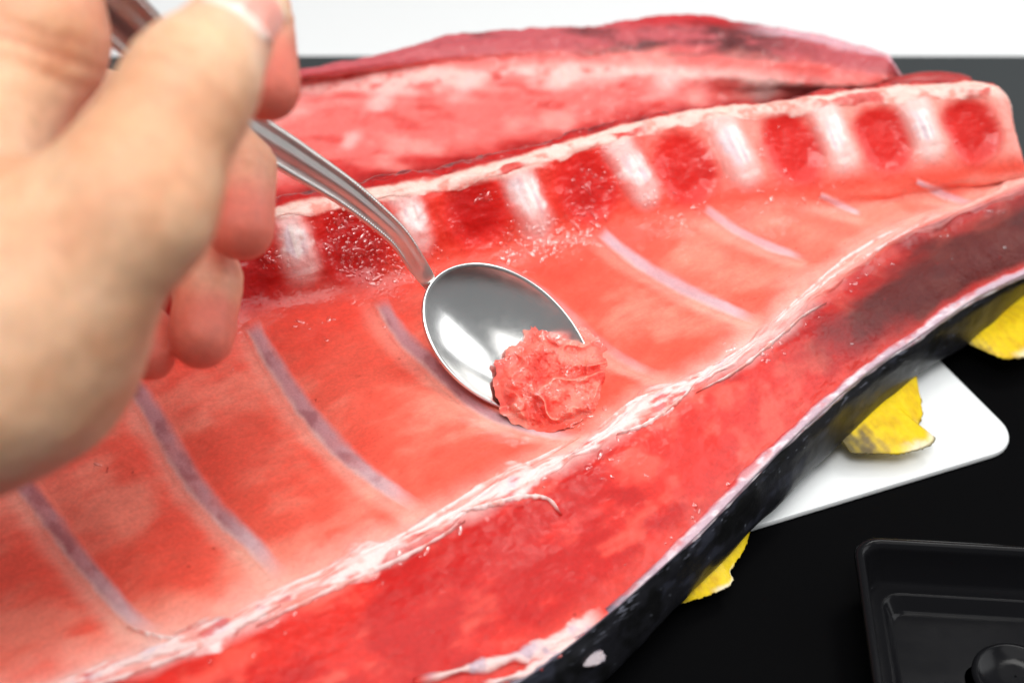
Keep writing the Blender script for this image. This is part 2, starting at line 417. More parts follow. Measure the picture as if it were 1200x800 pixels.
def fields(P, u, v):
    f = {}
    f['rib'] = np.min([dist_poly(P, w)[0] for w in ribW], 0)
    f['ribl'] = np.min([dist_poly(P, w)[0] for w in ribL], 0)
    f['seam'], f['seamt'] = dist_poly(P, seamW)
    f['bone'] = np.min([dist_poly(P, w)[0] for w in boneW], 0)
    f['pat'] = np.min([dist_poly(P, w)[0] / r for w, r in zip(patW, patR)], 0)
    f['ridge'] = dist_poly(P, ridgeW)[0]
    f['dig'] = np.linalg.norm(P - DIG, axis=-1); f['dent'] = np.linalg.norm(P - DENT, axis=-1)
    return f
def disp(P, u, v, f):
    cav = ss(2.05, 2.5, v) * (1 - ss(4.6, 5.2, v))
    spine = ss(5.0, 5.5, v) * (1 - ss(6.8, 7.1, v))
    d = .0007 * fbm(P, 60, 3) + .00016 * fbm(P, 320, 9) + .00012 * fbm(P, 1300, 5, 3)
    d = d + cav * (.0016 * ss(.002, .014, f['rib']) - .0006)
    d = d + .0008 * (1 - ss(.001, .006, f['seam']))
    d = d + (1 - ss(1.7, 2., v)) * (.0004 * fbm(aniso(P, .35), 90, 21, 2))
    d = d - spine * .0022 * (1 - ss(.35, 1., f['pat'])) + spine * .0014 * (1 - ss(.002, .008, f['bone'])) + spine * .0005 * fbm(P, 380, 30, 3) * (1 - .6 * ss(5.5, 8, u))
    top = 1 - ss(.001, .006, f['ridge'])
    d = d + top * (.0014 * fbm(P, 110, 44, 3) + .0004 * fbm(P, 420, 45, 2))
    d = d + ss(7.15, 7.5, v) * (.0022 * fbm(P, 130, 46, 3) - .0006)
    d = d - .0022 * (1 - ss(.006, .020, f['dig'])) - .0055 * (1 - ss(.008, .030, f['dent']))
    return d
C = dict(cav1=srgb(241, 97, 78), cav2=srgb(245, 136, 116), cav3=srgb(232, 64, 48), pale=srgb(248, 190, 177), band=srgb(214, 42, 32), band2=srgb(230, 82, 68), band3=srgb(188, 14, 10),
         deep=srgb(180, 10, 10), deep2=srgb(218, 40, 33), white=srgb(246, 226, 222), cream=srgb(246, 206, 188), lilac=srgb(190, 150, 165), brown=srgb(32, 17, 15), dark=srgb(96, 10, 14))
def paint(P, u, v, f):
    n1 = fbm(P, 45, 60); n2 = fbm(aniso(P, .3), 210, 61); n3 = fbm(aniso(P, .25), 900, 62, 3); n4 = fbm(P, 110, 63)
    c = np.broadcast_to(C['cav1'], P.shape).copy()
    c = mixc(c, C['cav2'], ss(-.25, .5, n1 + .4 * n2)); c = mixc(c, C['cav3'], .30 * ss(.0, .8, -n1 + .5 * n4 + .4 * n2))
    # towards the spine the flesh reddens, towards the tail it pales
    c = mixc(c, C['cav3'], .75 * ss(3.9, 4.9, v + .3 * n4) * (1 - .5 * ss(5.5, 8, u)))
    c = mixc(c, srgb(245, 138, 120), .5 * ss(5.2, 8.5, u))
    # paler halo by the ribs and the seam
    hal = (1 - ss(.0005, .0065, f['ribl'] + .0015 * n4)) * (.34 + .3 * ss(4.5, 2.4, v))
    c = mixc(c, C['cream'], hal * ss(5.0, 4.5, v) * .62); 
    c = mixc(c, C['pale'], .62 * (1 - ss(.0015, .013 + .006 * ss(-.2, .4, n1), f['seam'] + .003 * n4)) * ss(1.95, 2.1, v))
    n5 = fbm(aniso(P, .3), 1700, 64, 2)
    c = c * (1 + .08 * n3 + .05 * n2 + .07 * n5)[..., None]
    # outer muscle band
    bd = 1 - ss(1.85, 2.02, v)
    b = np.broadcast_to(C['band'], P.shape).copy()
    b = mixc(b, C['band2'], ss(-.1, .5, n4 + .5 * n2)); b = mixc(b, C['band3'], .9 * ss(-.05, .4, -n1 - .4 * n2 + .25 * ss(4.5, 2.5, u)))
    b = mixc(b, C['band2'], .5 * ss(.6, .1, v))
    tail = ss(5.9, 7.6, u + .45 * n4 + .5 * ss(.3, .9, v)) * ss(.06, .42, v + .08 * n4) * ss(1.92, 1.2, v + .2 * n2 - .2 * ss(7, 8.5, u))
    b = mixc(b, C['brown'], .86 * tail); b = mixc(b, srgb(150, 26, 34), .5 * ss(5.2, 7.5, u) * (1 - tail))
    b = b * (1 + .09 * n3 + .08 * n2)[..., None]
    c = mixc(c, b, bd)
    # spine wall
    sp = ss(4.75, 5.25, v + .12 * n4)
    s_ = np.broadcast_to(srgb(226, 60, 46), P.shape).copy()
    s_ = mixc(s_, srgb(246, 172, 158), ss(5.6, 8.2, u) * .75 * ss(5.1, 5.7, v)); s_ = mixc(s_, srgb(240, 100, 80), .6 * ss(5.7, 5.0, v))
    s_ = mixc(s_, C['deep2'], ss(1.22, .62, f['pat'] + .2 * n4)); s_ = mixc(s_, C['deep'], .8 * ss(.9, .2, f['pat'] + .3 * n4) * (1 - .75 * ss(4.5, 7.5, u)))
    s_ = mixc(s_, C['white'], .6 * ss(.0085, .002, f['bone'] + .0015 * n4))
    s_ = mixc(s_, C['deep'], .55 * ss(5.0, 3.6, u) * ss(.004, .009, f['bone']))
    s_ = mixc(s_, srgb(244, 205, 192), .9 * ss(.0044, .0012, f['ridge'] + .0016 * n4 + .001 * n2))
    s_ = s_ * (1 + .08 * n4)[..., None]
    c = mixc(c, s_, sp)
    c = mixc(c, srgb(186, 12, 12), .92 * ss(7.12, 7.35, v + .1 * n4)); c = mixc(c, C['dark'], .9 * ss(7.45, 8.0, v + .25 * n4))
    film = .55 * ss(.0062, .0004, f['seam'] + .0022 * n4 + .0012 * n2) * (1 - ss(6.2, 7.5, u)); c = mixc(c, srgb(246, 214, 208), film)
    c = mixc(c, srgb(214, 30, 24), .55 * ss(.013, .004, f['dig']) )
    # specks of blood
    k = noise(P, 520, 80)
    c = mixc(c, srgb(150, 14, 16), .7 * ss(.90, .97, k) * ss(.0, .3, fbm(P, 60, 81, 2)))
    return np.clip(c, .002, .95)
def wetness(P, u, v, f):
    w = ss(4.2, 4.9, v) * ss(7.2, 6.6, v) * (1 - .85 * ss(5.0, 7.6, u))
    w = w * ss(-.25, .35, fbm(P, 110, 91))
    w = np.maximum(w, .55 * (1 - ss(.003, .010, f['seam'])) * ss(.0, .4, fbm(P, 160, 92)))
    w = np.maximum(w, .5 * (1 - ss(.0, .9, v)) * ss(.15, .5, fbm(P, 130, 93)) * ss(5.5, 4.5, u))
    w = np.maximum(w, .35 * ss(.022, .010, f['dig']))
    w = np.maximum(w, .8 * ss(7.1, 7.4, v) * ss(7.5, 6., u))
    w = w - .3 * ss(6.2, 7.4, u) * ss(1.95, 1.6, v)          # the stained tail flesh is dry
    return np.clip(w, -.3, 1)

carc = empty('tuna_carcass', (.05, .0, .005), 'split red tuna carcass with exposed ribs and spine, being scraped by the spoon', 'fish')
NUg, NVg = 721, 481
gu, gv = np.meshgrid(np.linspace(0, NU - 1, NUg), np.concatenate([np.linspace(0, 7.6, NVg - 40, endpoint=False), np.linspace(7.6, 10, 40)]), indexing='ij')
P = S(gu, gv); N = SN(gu, gv)
def up2(a):                                   # doubles the resolution of a sampled field
    b = np.empty((a.shape[0] * 2 - 1, a.shape[1])); b[::2] = a; b[1::2] = (a[1:] + a[:-1]) / 2
    c = np.empty((b.shape[0], b.shape[1] * 2 - 1)); c[:, ::2] = b; c[:, 1::2] = (b[:, 1:] + b[:, :-1]) / 2
    return c
f = {k: up2(x) for k, x in fields(P[::2, ::2], gu[::2, ::2], gv[::2, ::2]).items()}
# ragged cut along the outer rim
Pd = P + N * disp(P, gu, gv, f)[..., None]
col = paint(P, gu, gv, f); wet = wetness(P, gu, gv, f)
Vf = Pd.reshape(-1, 3); Fs = grid_faces(NUg, NVg)
build('flesh', Vf, Fs, M_flesh, carc, col.reshape(-1, 3), {'wet': wet.ravel()})
# tail end face: the cross section closed down to the board
prof = Pd[-1]
rows = []
for k in range(8):
    s = k / 7.0; q = prof.copy(); q[:, 2] = prof[:, 2] * (1 - s) + .006 * s; q = q + np.array([.002, .0003, 0]) * math.sin(s * 3.1); rows.append(q)
rows = np.array(rows)
build('cut_end', rows.reshape(-1, 3), grid_faces(8, NVg), M_flesh, carc, (np.broadcast_to(srgb(226, 120, 110), rows.shape) * (1 + .2 * fbm(rows, 200, 5))[..., None]).reshape(-1, 3), {'wet': np.zeros(rows.shape[0] * rows.shape[1])})

def strip(name, pts, wpx, hmax, colfn, mat, parent, n=80, m=15, sink=.0005, prof=None, wfn=None, jitter=0., lift=None):
    """a raised strip lying on the carcass along picture positions; wpx = full width in picture pixels"""
    q = spline(pts, n); t = np.gradient(q, axis=0); t /= np.linalg.norm(t, axis=1, keepdims=True); nn = np.stack([-t[:, 1], t[:, 0]], 1)
    s = np.linspace(0, 1, n); a = np.linspace(-1, 1, m)
    wv = wpx * (wfn(s) if wfn else np.ones(n)) / 2
    X = q[:, None] + nn[:, None] * (wv[:, None] * a[None])[..., None]
    u, v = inv(X[..., 0], X[..., 1])
    P0 = S(u, v); N0 = SN(u, v); f0 = fields(P0, u, v); D0 = disp(P0, u, v, f0)
    Sg, Ag = np.meshgrid(s, a, indexing='ij')
    if jitter: Ag = Ag + jitter * fbm(P0, 330, 12)
    pr = (prof or (lambda A, Q: np.clip(1 - A ** 2, 0, 1) ** 1.3))(Ag, Sg)
    h = hmax * pr + .00006 - sink * .04 * np.abs(Ag)
    if lift is not None: h = h + lift(Sg)
    Pn = P0 + N0 * (D0 + h)[..., None]
    base = paint(P0, u, v, f0)
    c = colfn(base, Ag, Sg, P0)
    V_ = Pn.reshape(-1, 3)
    return build(name, V_, grid_faces(n, m), mat, parent, c.reshape(-1, 3), {'wet': np.full(len(V_), .2)})

# ribs
for k, (r, w_) in enumerate(zip(RIBS, RIBW)):
    def cf(base, A, Q, P0, k=k):
        c = np.broadcast_to(srgb(190, 134, 140), P0.shape).copy()
        c = mixc(c, srgb(164, 100, 106), ss(-.1, .4, fbm(P0, 160, 3 + k)) * (.9 if k < 5 else .3)); c = mixc(c, srgb(226, 200, 206), ss(.55, .95, Q + .1 * fbm(P0, 300, 8)) * .8)
        c = mixc(c, srgb(222, 196, 206), (.5 if k >= 5 else 0) + 0 * Q)
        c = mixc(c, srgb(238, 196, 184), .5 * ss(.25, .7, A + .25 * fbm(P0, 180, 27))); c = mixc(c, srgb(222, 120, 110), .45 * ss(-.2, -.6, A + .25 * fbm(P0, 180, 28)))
        c = mixc(c, base, (.22 if k >= 7 else (.75 if k == 5 else (.12 if k >= 5 else .0))) + .22 * fbm(P0, 110, 29))
        return mixc(c, base, np.maximum(ss(.42, .92, np.abs(A) + .16 * fbm(P0, 140, 5)), np.maximum(ss(.80, .98, Q), ss(.06, .0, Q))))
    strip('rib', r, w_ * 1.45, .0006, cf, M_bone, carc, n=110, m=21, wfn=lambda s: .75 + .4 * np.sin(np.pi * np.clip(s * .9, 0, 1)) - .3 * s, jitter=.06, prof=lambda A, Q: np.clip(1 - A ** 2, 0, 1) ** 1.5 * (1 - .65 * Q))
# vertebrae
for k, (b, w_) in enumerate(zip(BONES, BONEW)):
    def cf(base, A, Q, P0, k=k):
        fi = noise(np.stack([A * 3.2 + k * 7, Q * .7, 0 * Q], -1), 1.6, 3)
        c = np.broadcast_to(srgb(242, 226, 224), P0.shape).copy()
        c = mixc(c, srgb(226, 206, 212), ss(.0, .5, fi)); c = mixc(c, srgb(250, 240, 236), ss(.1, .6, -fi))
        e = np.sqrt((np.abs(A) * (1.05 - .25 * (1 - Q))) ** 2 + np.clip(np.abs(2 * Q - 1.0) - .25, 0, 1) ** 2 * 1.6)
        return mixc(c, base, ss(.22, .82, e + .45 * fbm(P0, 260, 5)))
    q = [b[0], lerp(b[0], b[1], .5), b[1]]
    strip('vertebra', q, w_ * 2.0, .0007, cf, M_bone, carc, n=40, m=31, prof=lambda A, Q: np.clip(1 - A ** 2, 0, 1) ** 1.2 * np.clip(1 - (2 * Q - 1) ** 2, 0, 1) * (1 + .10 * np.sin(A * 13 + Q * 3)))
# pale ridge of membrane along the top of the spine
def cf(base, A, Q, P0):
    n = fbm(P0, 260, 31)
    c = np.broadcast_to(srgb(246, 205, 194), P0.shape).copy(); c = mixc(c, srgb(238, 150, 136), ss(-.05, .35, n)); c = mixc(c, srgb(208, 52, 44), .9 * ss(.12, .4, fbm(P0, 75, 33)))
    return mixc(c, base, ss(.55, 1., np.abs(A) + .5 * fbm(P0, 200, 5)))
strip('spine_membrane', [(u[4][0], u[4][1] + 5) for u in U[1:-1]], 15, .0006, cf, M_fat, carc, n=420, m=17, jitter=.5, wfn=lambda s: .75 + .5 * s ** 2 + .35 * np.sin(s * 57) + .25 * np.sin(s * 131 + 1),
      prof=lambda A, Q: np.clip(1 - A ** 2, 0, 1) ** 1.2 * (.65 + .35 * np.sin(Q * 83)))
# seam of white connective tissue
def nodew(s): 
    x = s; return .42 + .10 * np.sin(x * 91) + sum(1.0 * np.exp(-((x - c0) / .018) ** 2) for c0 in (.315, .438, .56, .675)) + .12 * np.sin(x * 211 + 2)
def cfs(base, A, Q, P0):
    n = fbm(aniso(P0, .18), 700, 41, 3); n2 = fbm(P0, 240, 42)
    c = np.broadcast_to(srgb(245, 216, 212), P0.shape).copy(); c = mixc(c, srgb(238, 160, 150), ss(.0, .4, n)); c = mixc(c, srgb(206, 190, 202), .6 * ss(.1, .5, n2)); c = mixc(c, srgb(214, 62, 56), .7 * ss(.22, .45, n2 * .6 + n * .7))
    return mixc(c, base, np.maximum(ss(.5, 1., np.abs(A) + .6 * fbm(aniso(P0, .5), 420, 5)), .8 * ss(.70, .8, Q)))
seam = strip('connective_seam', SEAM, 34, .0011, cfs, M_fat, carc, n=700, m=25, jitter=.3, wfn=nodew, prof=lambda A, Q: np.clip(1 - A ** 2, 0, 1) ** 1.2 * (1 + .25 * np.sin(A * 11 + Q * 60)))
def cft(base, A, Q, P0):
    c = np.broadcast_to(srgb(246, 218, 214), P0.shape).copy(); c = mixc(c, srgb(238, 170, 160), ss(.0, .35, fbm(P0, 300, 14)))
    return mixc(c, base, np.maximum(ss(.5, 1., np.abs(A) + .3 * fbm(P0, 260, 15)), np.maximum(ss(.12, .0, Q), ss(.88, 1., Q))))
STR = [([(270, 728), (330, 694), (400, 662), (470, 630), (520, 598), (570, 568), (630, 540), (680, 512)], 7),
       ([(300, 735), (370, 700), (440, 668), (500, 640), (545, 612)], 6),
       ([(535, 604), (572, 594), (606, 584), (632, 582), (646, 588), (658, 604)], 6),
       ([(575, 588), (620, 560), (660, 540), (700, 520), (735, 488)], 5),
       ([(700, 505), (735, 478), (770, 462), (800, 452), (830, 436)], 7),
       ([(722, 512), (760, 496), (796, 470), (815, 452)], 5),
       ([(800, 450), (850, 424), (893, 396), (930, 362), (985, 322), (1040, 288), (1100, 254)], 6),
       ([(815, 462), (862, 436), (905, 402), (940, 372), (968, 356)], 4),
       ([(900, 384), (945, 345), (1000, 300), (1060, 268)], 4),
       ([(110, 792), (180, 770), (250, 750), (330, 712)], 6),
       ([(150, 735), (180, 745), (215, 752), (250, 742)], 6),
       ([(60, 822), (140, 795), (210, 770), (280, 742)], 5)]
for pts, w_ in STR:
    strip('fibre_strand', pts, w_ * 1.1, .0011, cft, M_fat, seam, n=120, m=9, jitter=.25, wfn=lambda s: np.sin(np.pi * np.clip(s, .01, .99)) ** .7 * (1 + .3 * np.sin(s * 37) + .2 * np.sin(s * 83)))
# white fibres and gristle where the belly skin was cut off
def cfg(base, A, Q, P0):
    c = np.broadcast_to(srgb(240, 205, 200), P0.shape).copy(); c = mixc(c, srgb(178, 160, 180), .7 * ss(-.1, .4, fbm(P0, 220, 19)))
    return mixc(c, base, np.maximum(ss(.45, 1., np.abs(A) + .4 * fbm(P0, 220, 3)), np.maximum(ss(.15, .0, Q), ss(.85, 1., Q))))
strip('belly_strand', [(485, 800), (530, 788), (580, 776), (630, 762), (668, 742), (712, 722)], 26, .0016, cfg, M_fat, carc, n=140, m=17, jitter=.45, wfn=lambda s: .35 + .9 * s + .2 * np.sin(s * 23))
strip('belly_strand', [(560, 806), (610, 790), (650, 768), (690, 744)], 20, .0016, cfg, M_fat, carc, n=90, m=15, jitter=.45, wfn=lambda s: .4 + .8 * s + .25 * np.sin(s * 19))

# beads of juice standing on the wet flesh
rs = np.random.RandomState(11)
def beads(name, C_, N_, R_, cols, parent):
    n = len(C_); a_ = rs.rand(n) * 6.28; t1 = np.cross(N_, np.array([.3, .2, .93])); t1 /= np.linalg.norm(t1, axis=1, keepdims=True); t2 = np.cross(N_, t1)
    e1 = t1 * np.cos(a_)[:, None] + t2 * np.sin(a_)[:, None]; e2 = np.cross(N_, e1); st = 1 + 2.2 * rs.rand(n) ** 2
    ph = np.linspace(0, 2 * np.pi, 10, endpoint=False); vs = []
    for rr_, hh in ((1.0, -.06), (.93, .07), (.72, .20), (.38, .29), (.02, .32)):
        vs.append(C_[:, None] + (R_ * st)[:, None, None] * rr_ * np.cos(ph)[None, :, None] * e1[:, None] + R_[:, None, None] * rr_ * np.sin(ph)[None, :, None] * e2[:, None] + (R_ * hh)[:, None, None] * N_[:, None])
    V_ = np.stack(vs, 1).reshape(-1, 3); Fq = grid_faces(5, 10, True); Fq = (Fq[None] + (np.arange(n) * 50)[:, None, None]).reshape(-1, 4)
    o = build(name, V_, Fq, M_bead, parent, np.repeat(cols, 50, 0)); tag(o, kind='stuff'); return o
cand_u = rs.rand(90000) * 9.4 + .4; cand_v = rs.rand(90000) * 7.0
cp = S(cand_u, cand_v); cf_ = fields(cp, cand_u, cand_v)
dens = .05 * ss(4.3, 5., cand_v) * ss(7., 6.7, cand_v) * (1 - .9 * ss(4.6, 7.0, cand_u)) * ss(-.02, .3, fbm(cp, 75, 91, 3)) * 2.6
dens = dens + .035 * ss(.008, .002, cf_['seam']) * ss(0, .3, fbm(cp, 110, 92)) + .012 * ss(.6, .1, cand_v) * ss(5.2, 4.2, cand_u) * ss(.0, .3, fbm(cp, 110, 93)) * 3
dens = dens + .05 * ss(1.4, 1.9, cand_v) * ss(2.0, 1.8, cand_v) * ss(.1, .4, fbm(cp, 70, 94)) + .05 * ss(.024, .012, cf_['dig']) * ss(.1, .4, fbm(cp, 110, 95)) + .00012
keep = rs.rand(90000) < dens * 2.4
ku, kv = cand_u[keep], cand_v[keep]; kp = cp[keep]; kf = {k: x[keep] for k, x in cf_.items()}; kn = SN(ku, kv)
kr = (.00020 + .00080 * rs.rand(len(ku)) ** 2.2) * (1 - .25 * ss(5, 8, ku))
beads('juice_beads', kp + kn * disp(kp, ku, kv, kf)[:, None], kn, kr, paint(kp, ku, kv, kf), carc)

# ------------------------------------------------------------------ fish skin
NS1, NS2 = 700, 90
su, sv = np.meshgrid(np.linspace(0, NU - 1, NS1), np.linspace(0, 5, NS2), indexing='ij')
Ps = ev(SK, su, sv)
e = 1e-3
Ns = np.cross(ev(SK, su + e, sv) - ev(SK, su - e, sv), ev(SK, su, sv + e) - ev(SK, su, sv - e)); Ns /= np.linalg.norm(Ns, axis=-1, keepdims=True) + 1e-15
if (Ns[NS1 // 2, NS2 // 2] @ (CAM - Ps[NS1 // 2, NS2 // 2])) < 0: Ns = -Ns
Ds = .0006 * fbm(Ps, 70, 70, 2) + .00012 * fbm(aniso(Ps, .4), 420, 71)
n1 = fbm(aniso(Ps, .35), 240, 72); n2 = fbm(aniso(Ps, .2), 900, 73); n3 = fbm(Ps, 120, 74)
cs = np.broadcast_to(srgb(26, 26, 30), Ps.shape).copy()
cs = mixc(cs, srgb(56, 58, 70), .5 * ss(.1, .5, n1)); cs = mixc(cs, srgb(14, 14, 15), ss(0, .4, n3))
cs = mixc(cs, srgb(126, 128, 142), .7 * ss(.32, .55, n2) * ss(1.9, .9, sv)); 
fat = .5 * ss(1.02, .72, sv + .35 * n1 + .15 * n3 + .9 * ss(4.1, 3.4, su))
fc = np.broadcast_to(srgb(226, 200, 210), Ps.shape).copy(); fc = mixc(fc, srgb(246, 234, 236), ss(0, .4, n2)); fc = mixc(fc, srgb(196, 110, 122), .6 * ss(.1, .5, fbm(aniso(Ps, .5), 500, 76)))
cs = mixc(cs, fc, fat)
# scattered scale glints, painted into the colour as pale specks
cs = mixc(cs, srgb(150, 156, 168), .4 * ss(.88, .97, noise(Ps, 650, 77)) * ss(.9, 1.4, sv))
Ds = Ds + .0007 * fat * (1 + n2)
Pk = Ps + Ns * Ds[..., None]
skin = build('skin', Pk.reshape(-1, 3), grid_faces(NS1, NS2), M_fishskin, carc, cs.reshape(-1, 3))

# pale fat line along the cut edge of the skin
ne, ma = 700, 21
eu, ea = np.meshgrid(np.linspace(0, NU - 1, ne), np.linspace(-1, 1, ma), indexing='ij')
wob = 1.0 + .3 * fbm(np.stack([eu * 4, 0 * eu, 0 * eu], -1), 1., 81)
tapr = .35 + .65 * ss(3.3, 4.3, eu)
Pe = np.where((ea < 0)[..., None], S(eu, np.clip(-ea * .22 * wob * tapr, 0, 1)), ev(SK, eu, np.clip(ea, 0, 1) * .95 * wob * tapr))
Pe = Pe + np.array([.25, -.45, .85]) * ((.0019 * np.clip(1 - ea ** 2, 0, 1) ** .6 - .0007) * (1 + .25 * fbm(aniso(Pe, .4), 330, 82)))[..., None]
n = fbm(aniso(Pe, .3), 600, 51, 3); n2 = fbm(Pe, 160, 52)
ce = np.broadcast_to(srgb(198, 168, 180), Pe.shape).copy(); ce = mixc(ce, srgb(232, 214, 220), ss(-.05, .4, n + .5 * n2)); ce = mixc(ce, srgb(196, 84, 92), .75 * ss(.05, .4, n2 + .3 * n) * ss(.3, -.6, ea))
ce = mixc(ce, srgb(110, 106, 122), .75 * ss(.35, .9, ea + .4 * n + .2 * n2)); ce = mixc(ce, srgb(206, 66, 64), ss(-.5, -.95, ea + .3 * n2)); ce = mixc(ce, srgb(84, 84, 100), .85 * ss(3.9, 3.3, eu + .3 * n2))
build('fat_edge', Pe.reshape(-1, 3), grid_faces(ne, ma), M_fat, carc, ce.reshape(-1, 3))

# ------------------------------------------------------------------ finlets
def finlet(base, outer, zb, zt, dark):
    b = spline(base, 64); o_ = spline(outer, 64); V1 = []; Cc = []
    m = 22
    for i in range(64):
        for j in range(m):
            q = j / (m - 1); x, y = b[i] + (o_[i] - b[i]) * q
            if j == m - 1: x += random.uniform(-1.6, 1.0); y += random.uniform(-1.4, .8)
            z = zb + (zt - zb) * q
            V1.append(at_z(x, y, z)); s = i / 63
            Cc.append((s, q))
    V1 = np.array(V1); Cc = np.array(Cc)
    nz = fbm(V1, 260, 90); ray = np.sin(Cc[:, 0] * 85 + 1.2 * nz)
    c = np.broadcast_to(srgb(226, 192, 14), V1.shape).copy(); c = mixc(c, srgb(208, 162, 6), ss(-.1, .6, nz + .15 * ray)); c = mixc(c, srgb(232, 200, 50), .3 * ss(.2, .8, ray) )
    c = mixc(c, srgb(62, 58, 48), .9 * ss(dark, dark + .26, Cc[:, 0] + .16 * nz + .02 * ray)); c = mixc(c, srgb(236, 226, 200), .8 * ss(.80, .95, Cc[:, 1] + .12 * nz) * ss(.3, .42, Cc[:, 0]) * ss(.72, .6, Cc[:, 0]))
    c = mixc(c, srgb(28, 26, 24), .85 * ss(.07, .0, Cc[:, 1] + .04 * nz)); c = mixc(c, srgb(40, 34, 24), .8 * ss(.05, .0, Cc[:, 0])); c = mixc(c, srgb(34, 30, 24), .85 * ss(.955, .99, Cc[:, 1] + .03 * nz))
    th = .0006 * (1 - .95 * Cc[:, 1]) + .00003
    T = V1 + np.array([0, 0, 1]) * th[:, None]; B = V1 - np.array([0, 0, 1]) * th[:, None]
    n = len(V1); Fg = grid_faces(64, m); Fl = [tuple(q) for q in Fg] + [tuple(q[::-1] + n) for q in Fg]
    bd = [(i * m + m - 1) for i in range(64)]; Fl += [(bd[i + 1], bd[i], bd[i] + n, bd[i + 1] + n) for i in range(63)]
    for r0 in (0, 63):
        rr = [r0 * m + j for j in range(m)]; Fl += [(rr[j], rr[j + 1], rr[j + 1] + n, rr[j] + n) for j in range(m - 1)]
    return build('finlet', np.vstack([T, B]), Fl, M_fin, carc, np.vstack([c, c]))
finlet([(1070, 424), (1036, 462), (982, 512)], [(1074, 438), (1078, 462), (1082, 486), (1077, 500), (1080, 509), (1095, 511), (1090, 522), (1056, 532), (998, 531)], .014, .0115, .70)
finlet([(876, 606), (842, 648), (782, 696)], [(880, 622), (872, 645), (857, 668), (858, 684), (830, 698), (796, 708)], .013, .009, .80)
finlet([(1198, 332), (1167, 366), (1128, 394)], [(1212, 340), (1240, 372), (1235, 405), (1205, 418), (1175, 420), (1138, 405)], .014, .012, .78)

# gristle lumps on the cut corner of the skin
kx_, ky_, kd_ = proj(Pk[:, :NS2 * 3 // 5]); kk_ = Pk[:, :NS2 * 3 // 5].reshape(-1, 3)
for (x, y, r) in ((692, 772, 13),):
    th_, ph = np.meshgrid(np.linspace(0, np.pi, 18), np.linspace(0, 2 * np.pi, 28, endpoint=False), indexing='ij')
    d = np.stack([np.sin(th_) * np.cos(ph), np.sin(th_) * np.sin(ph), np.cos(th_)], -1)
    c0 = kk_[np.argmin((kx_ - x) ** 2 + (ky_ - y) ** 2)] + np.array([-.0006, .0008, .0]); R_ = r / F * np.linalg.norm(c0 - CAM)
    q = c0 + d * R_ * np.array([1.5, 1, .45]) * (1 + .35 * fbm(d + x, 2.2, 4))[..., None]
    c = np.broadcast_to(srgb(172, 160, 164), q.shape).copy(); c = mixc(c, srgb(120, 112, 122), ss(0, .4, fbm(q, 260, 4)))
    build('gristle', q.reshape(-1, 3), grid_faces(18, 28, True), M_bone, carc, c.reshape(-1, 3))

# ------------------------------------------------------------------ second carcass half behind
back = empty('tuna_half', (.05, .2, 0), 'second red tuna half lying behind the spine, with dark meat along its top edge', 'fish')
BX = [-420, -150, 80, 250, 350, 397, 463, 525, 620, 700, 760, 830, 900, 958, 1010, 1040, 1056]
TOP = [165, 135, 112, 98, 88, 80, 66, 48, 40, 35, 26, 26, 36, 47, 58, 68, 88]
LIT = [200, 165, 130, 106, 97, 93, 88, 84, 80, 79, 79, 84, 92, 98, 102, 100, 101]
C5x = np.array([u[4][0] for u in U]); C5y = np.array([u[4][1] for u in U])
BN = []
for x, tp, li in zip(BX, TOP, LIT):
    c5 = np.interp(x, C5x, C5y)
    lo = max(c5, li + 8)
    r = [at_z(x - 8, lo + 75, .004), at_z(x - 4, lo + 26, .030), at_z(x, lo, .037), at_z(x, lo + (li - lo) * .5, .043), at_z(x, li, .050), at_z(x, li + (tp - li) * .55, .0555), at_z(x, tp, .058)]
    r.append(r[-1] + np.array([0, .010, -.006])); r.append(r[-1] + np.array([0, .012, -.045]))
    BN.append(r)
BN = np.array(BN)
nb1, nb2 = 520, 220
bu, bv = np.meshgrid(np.linspace(0, len(BX) - 1, nb1), np.linspace(0, 8, nb2), indexing='ij')
Pb = ev(BN, bu, bv); nb = np.cross(ev(BN, bu + e, bv) - ev(BN, bu - e, bv), ev(BN, bu, bv + e) - ev(BN, bu, bv - e)); nb /= np.linalg.norm(nb, axis=-1, keepdims=True) + 1e-15
xb = np.interp(bu, np.arange(len(BX)), BX)
q1 = fbm(Pb, 50, 101); q2 = fbm(np.stack([Pb[..., 0] * .3, Pb[..., 1], Pb[..., 2]], -1), 190, 102); q3 = fbm(Pb, 160, 103)
cb = np.broadcast_to(srgb(236, 114, 108), Pb.shape).copy()
cb = mixc(cb, srgb(244, 146, 138), ss(-.1, .5, q1 + .4 * q2)); cb = mixc(cb, srgb(208, 50, 46), .6 * ss(.12, .5, -q2 - .3 * q1)); 
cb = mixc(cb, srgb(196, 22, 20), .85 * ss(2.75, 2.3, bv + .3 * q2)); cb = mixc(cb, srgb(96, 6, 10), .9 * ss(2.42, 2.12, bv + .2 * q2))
cb = mixc(cb, srgb(250, 208, 200), .8 * np.exp(-((bv - 3.9 + .25 * q2) / .28) ** 2) * ss(1060, 800, xb) * ss(-.3, .2, q3 + .3))
db = ss(4.45, 5.05, bv + .3 * q2 + .15 * q3)
dk = np.broadcast_to(srgb(196, 92, 98), Pb.shape).copy(); dk = mixc(dk, srgb(104, 52, 54), ss(-.25, .35, q1 + .6 * q2) * ss(430, 600, xb) * ss(1000, 860, xb)); dk = mixc(dk, srgb(196, 96, 100), .6 * ss(.1, .5, q3) )
dk = mixc(dk, srgb(232, 186, 196), .75 * ss(5.55, 5.95, bv + .2 * q2) * ss(840, 930, xb)); dk = mixc(dk, srgb(206, 30, 36), .7 * ss(5.5, 6., bv) * ss(700, 760, xb) * ss(900, 840, xb))
cb = mixc(cb, dk, db)
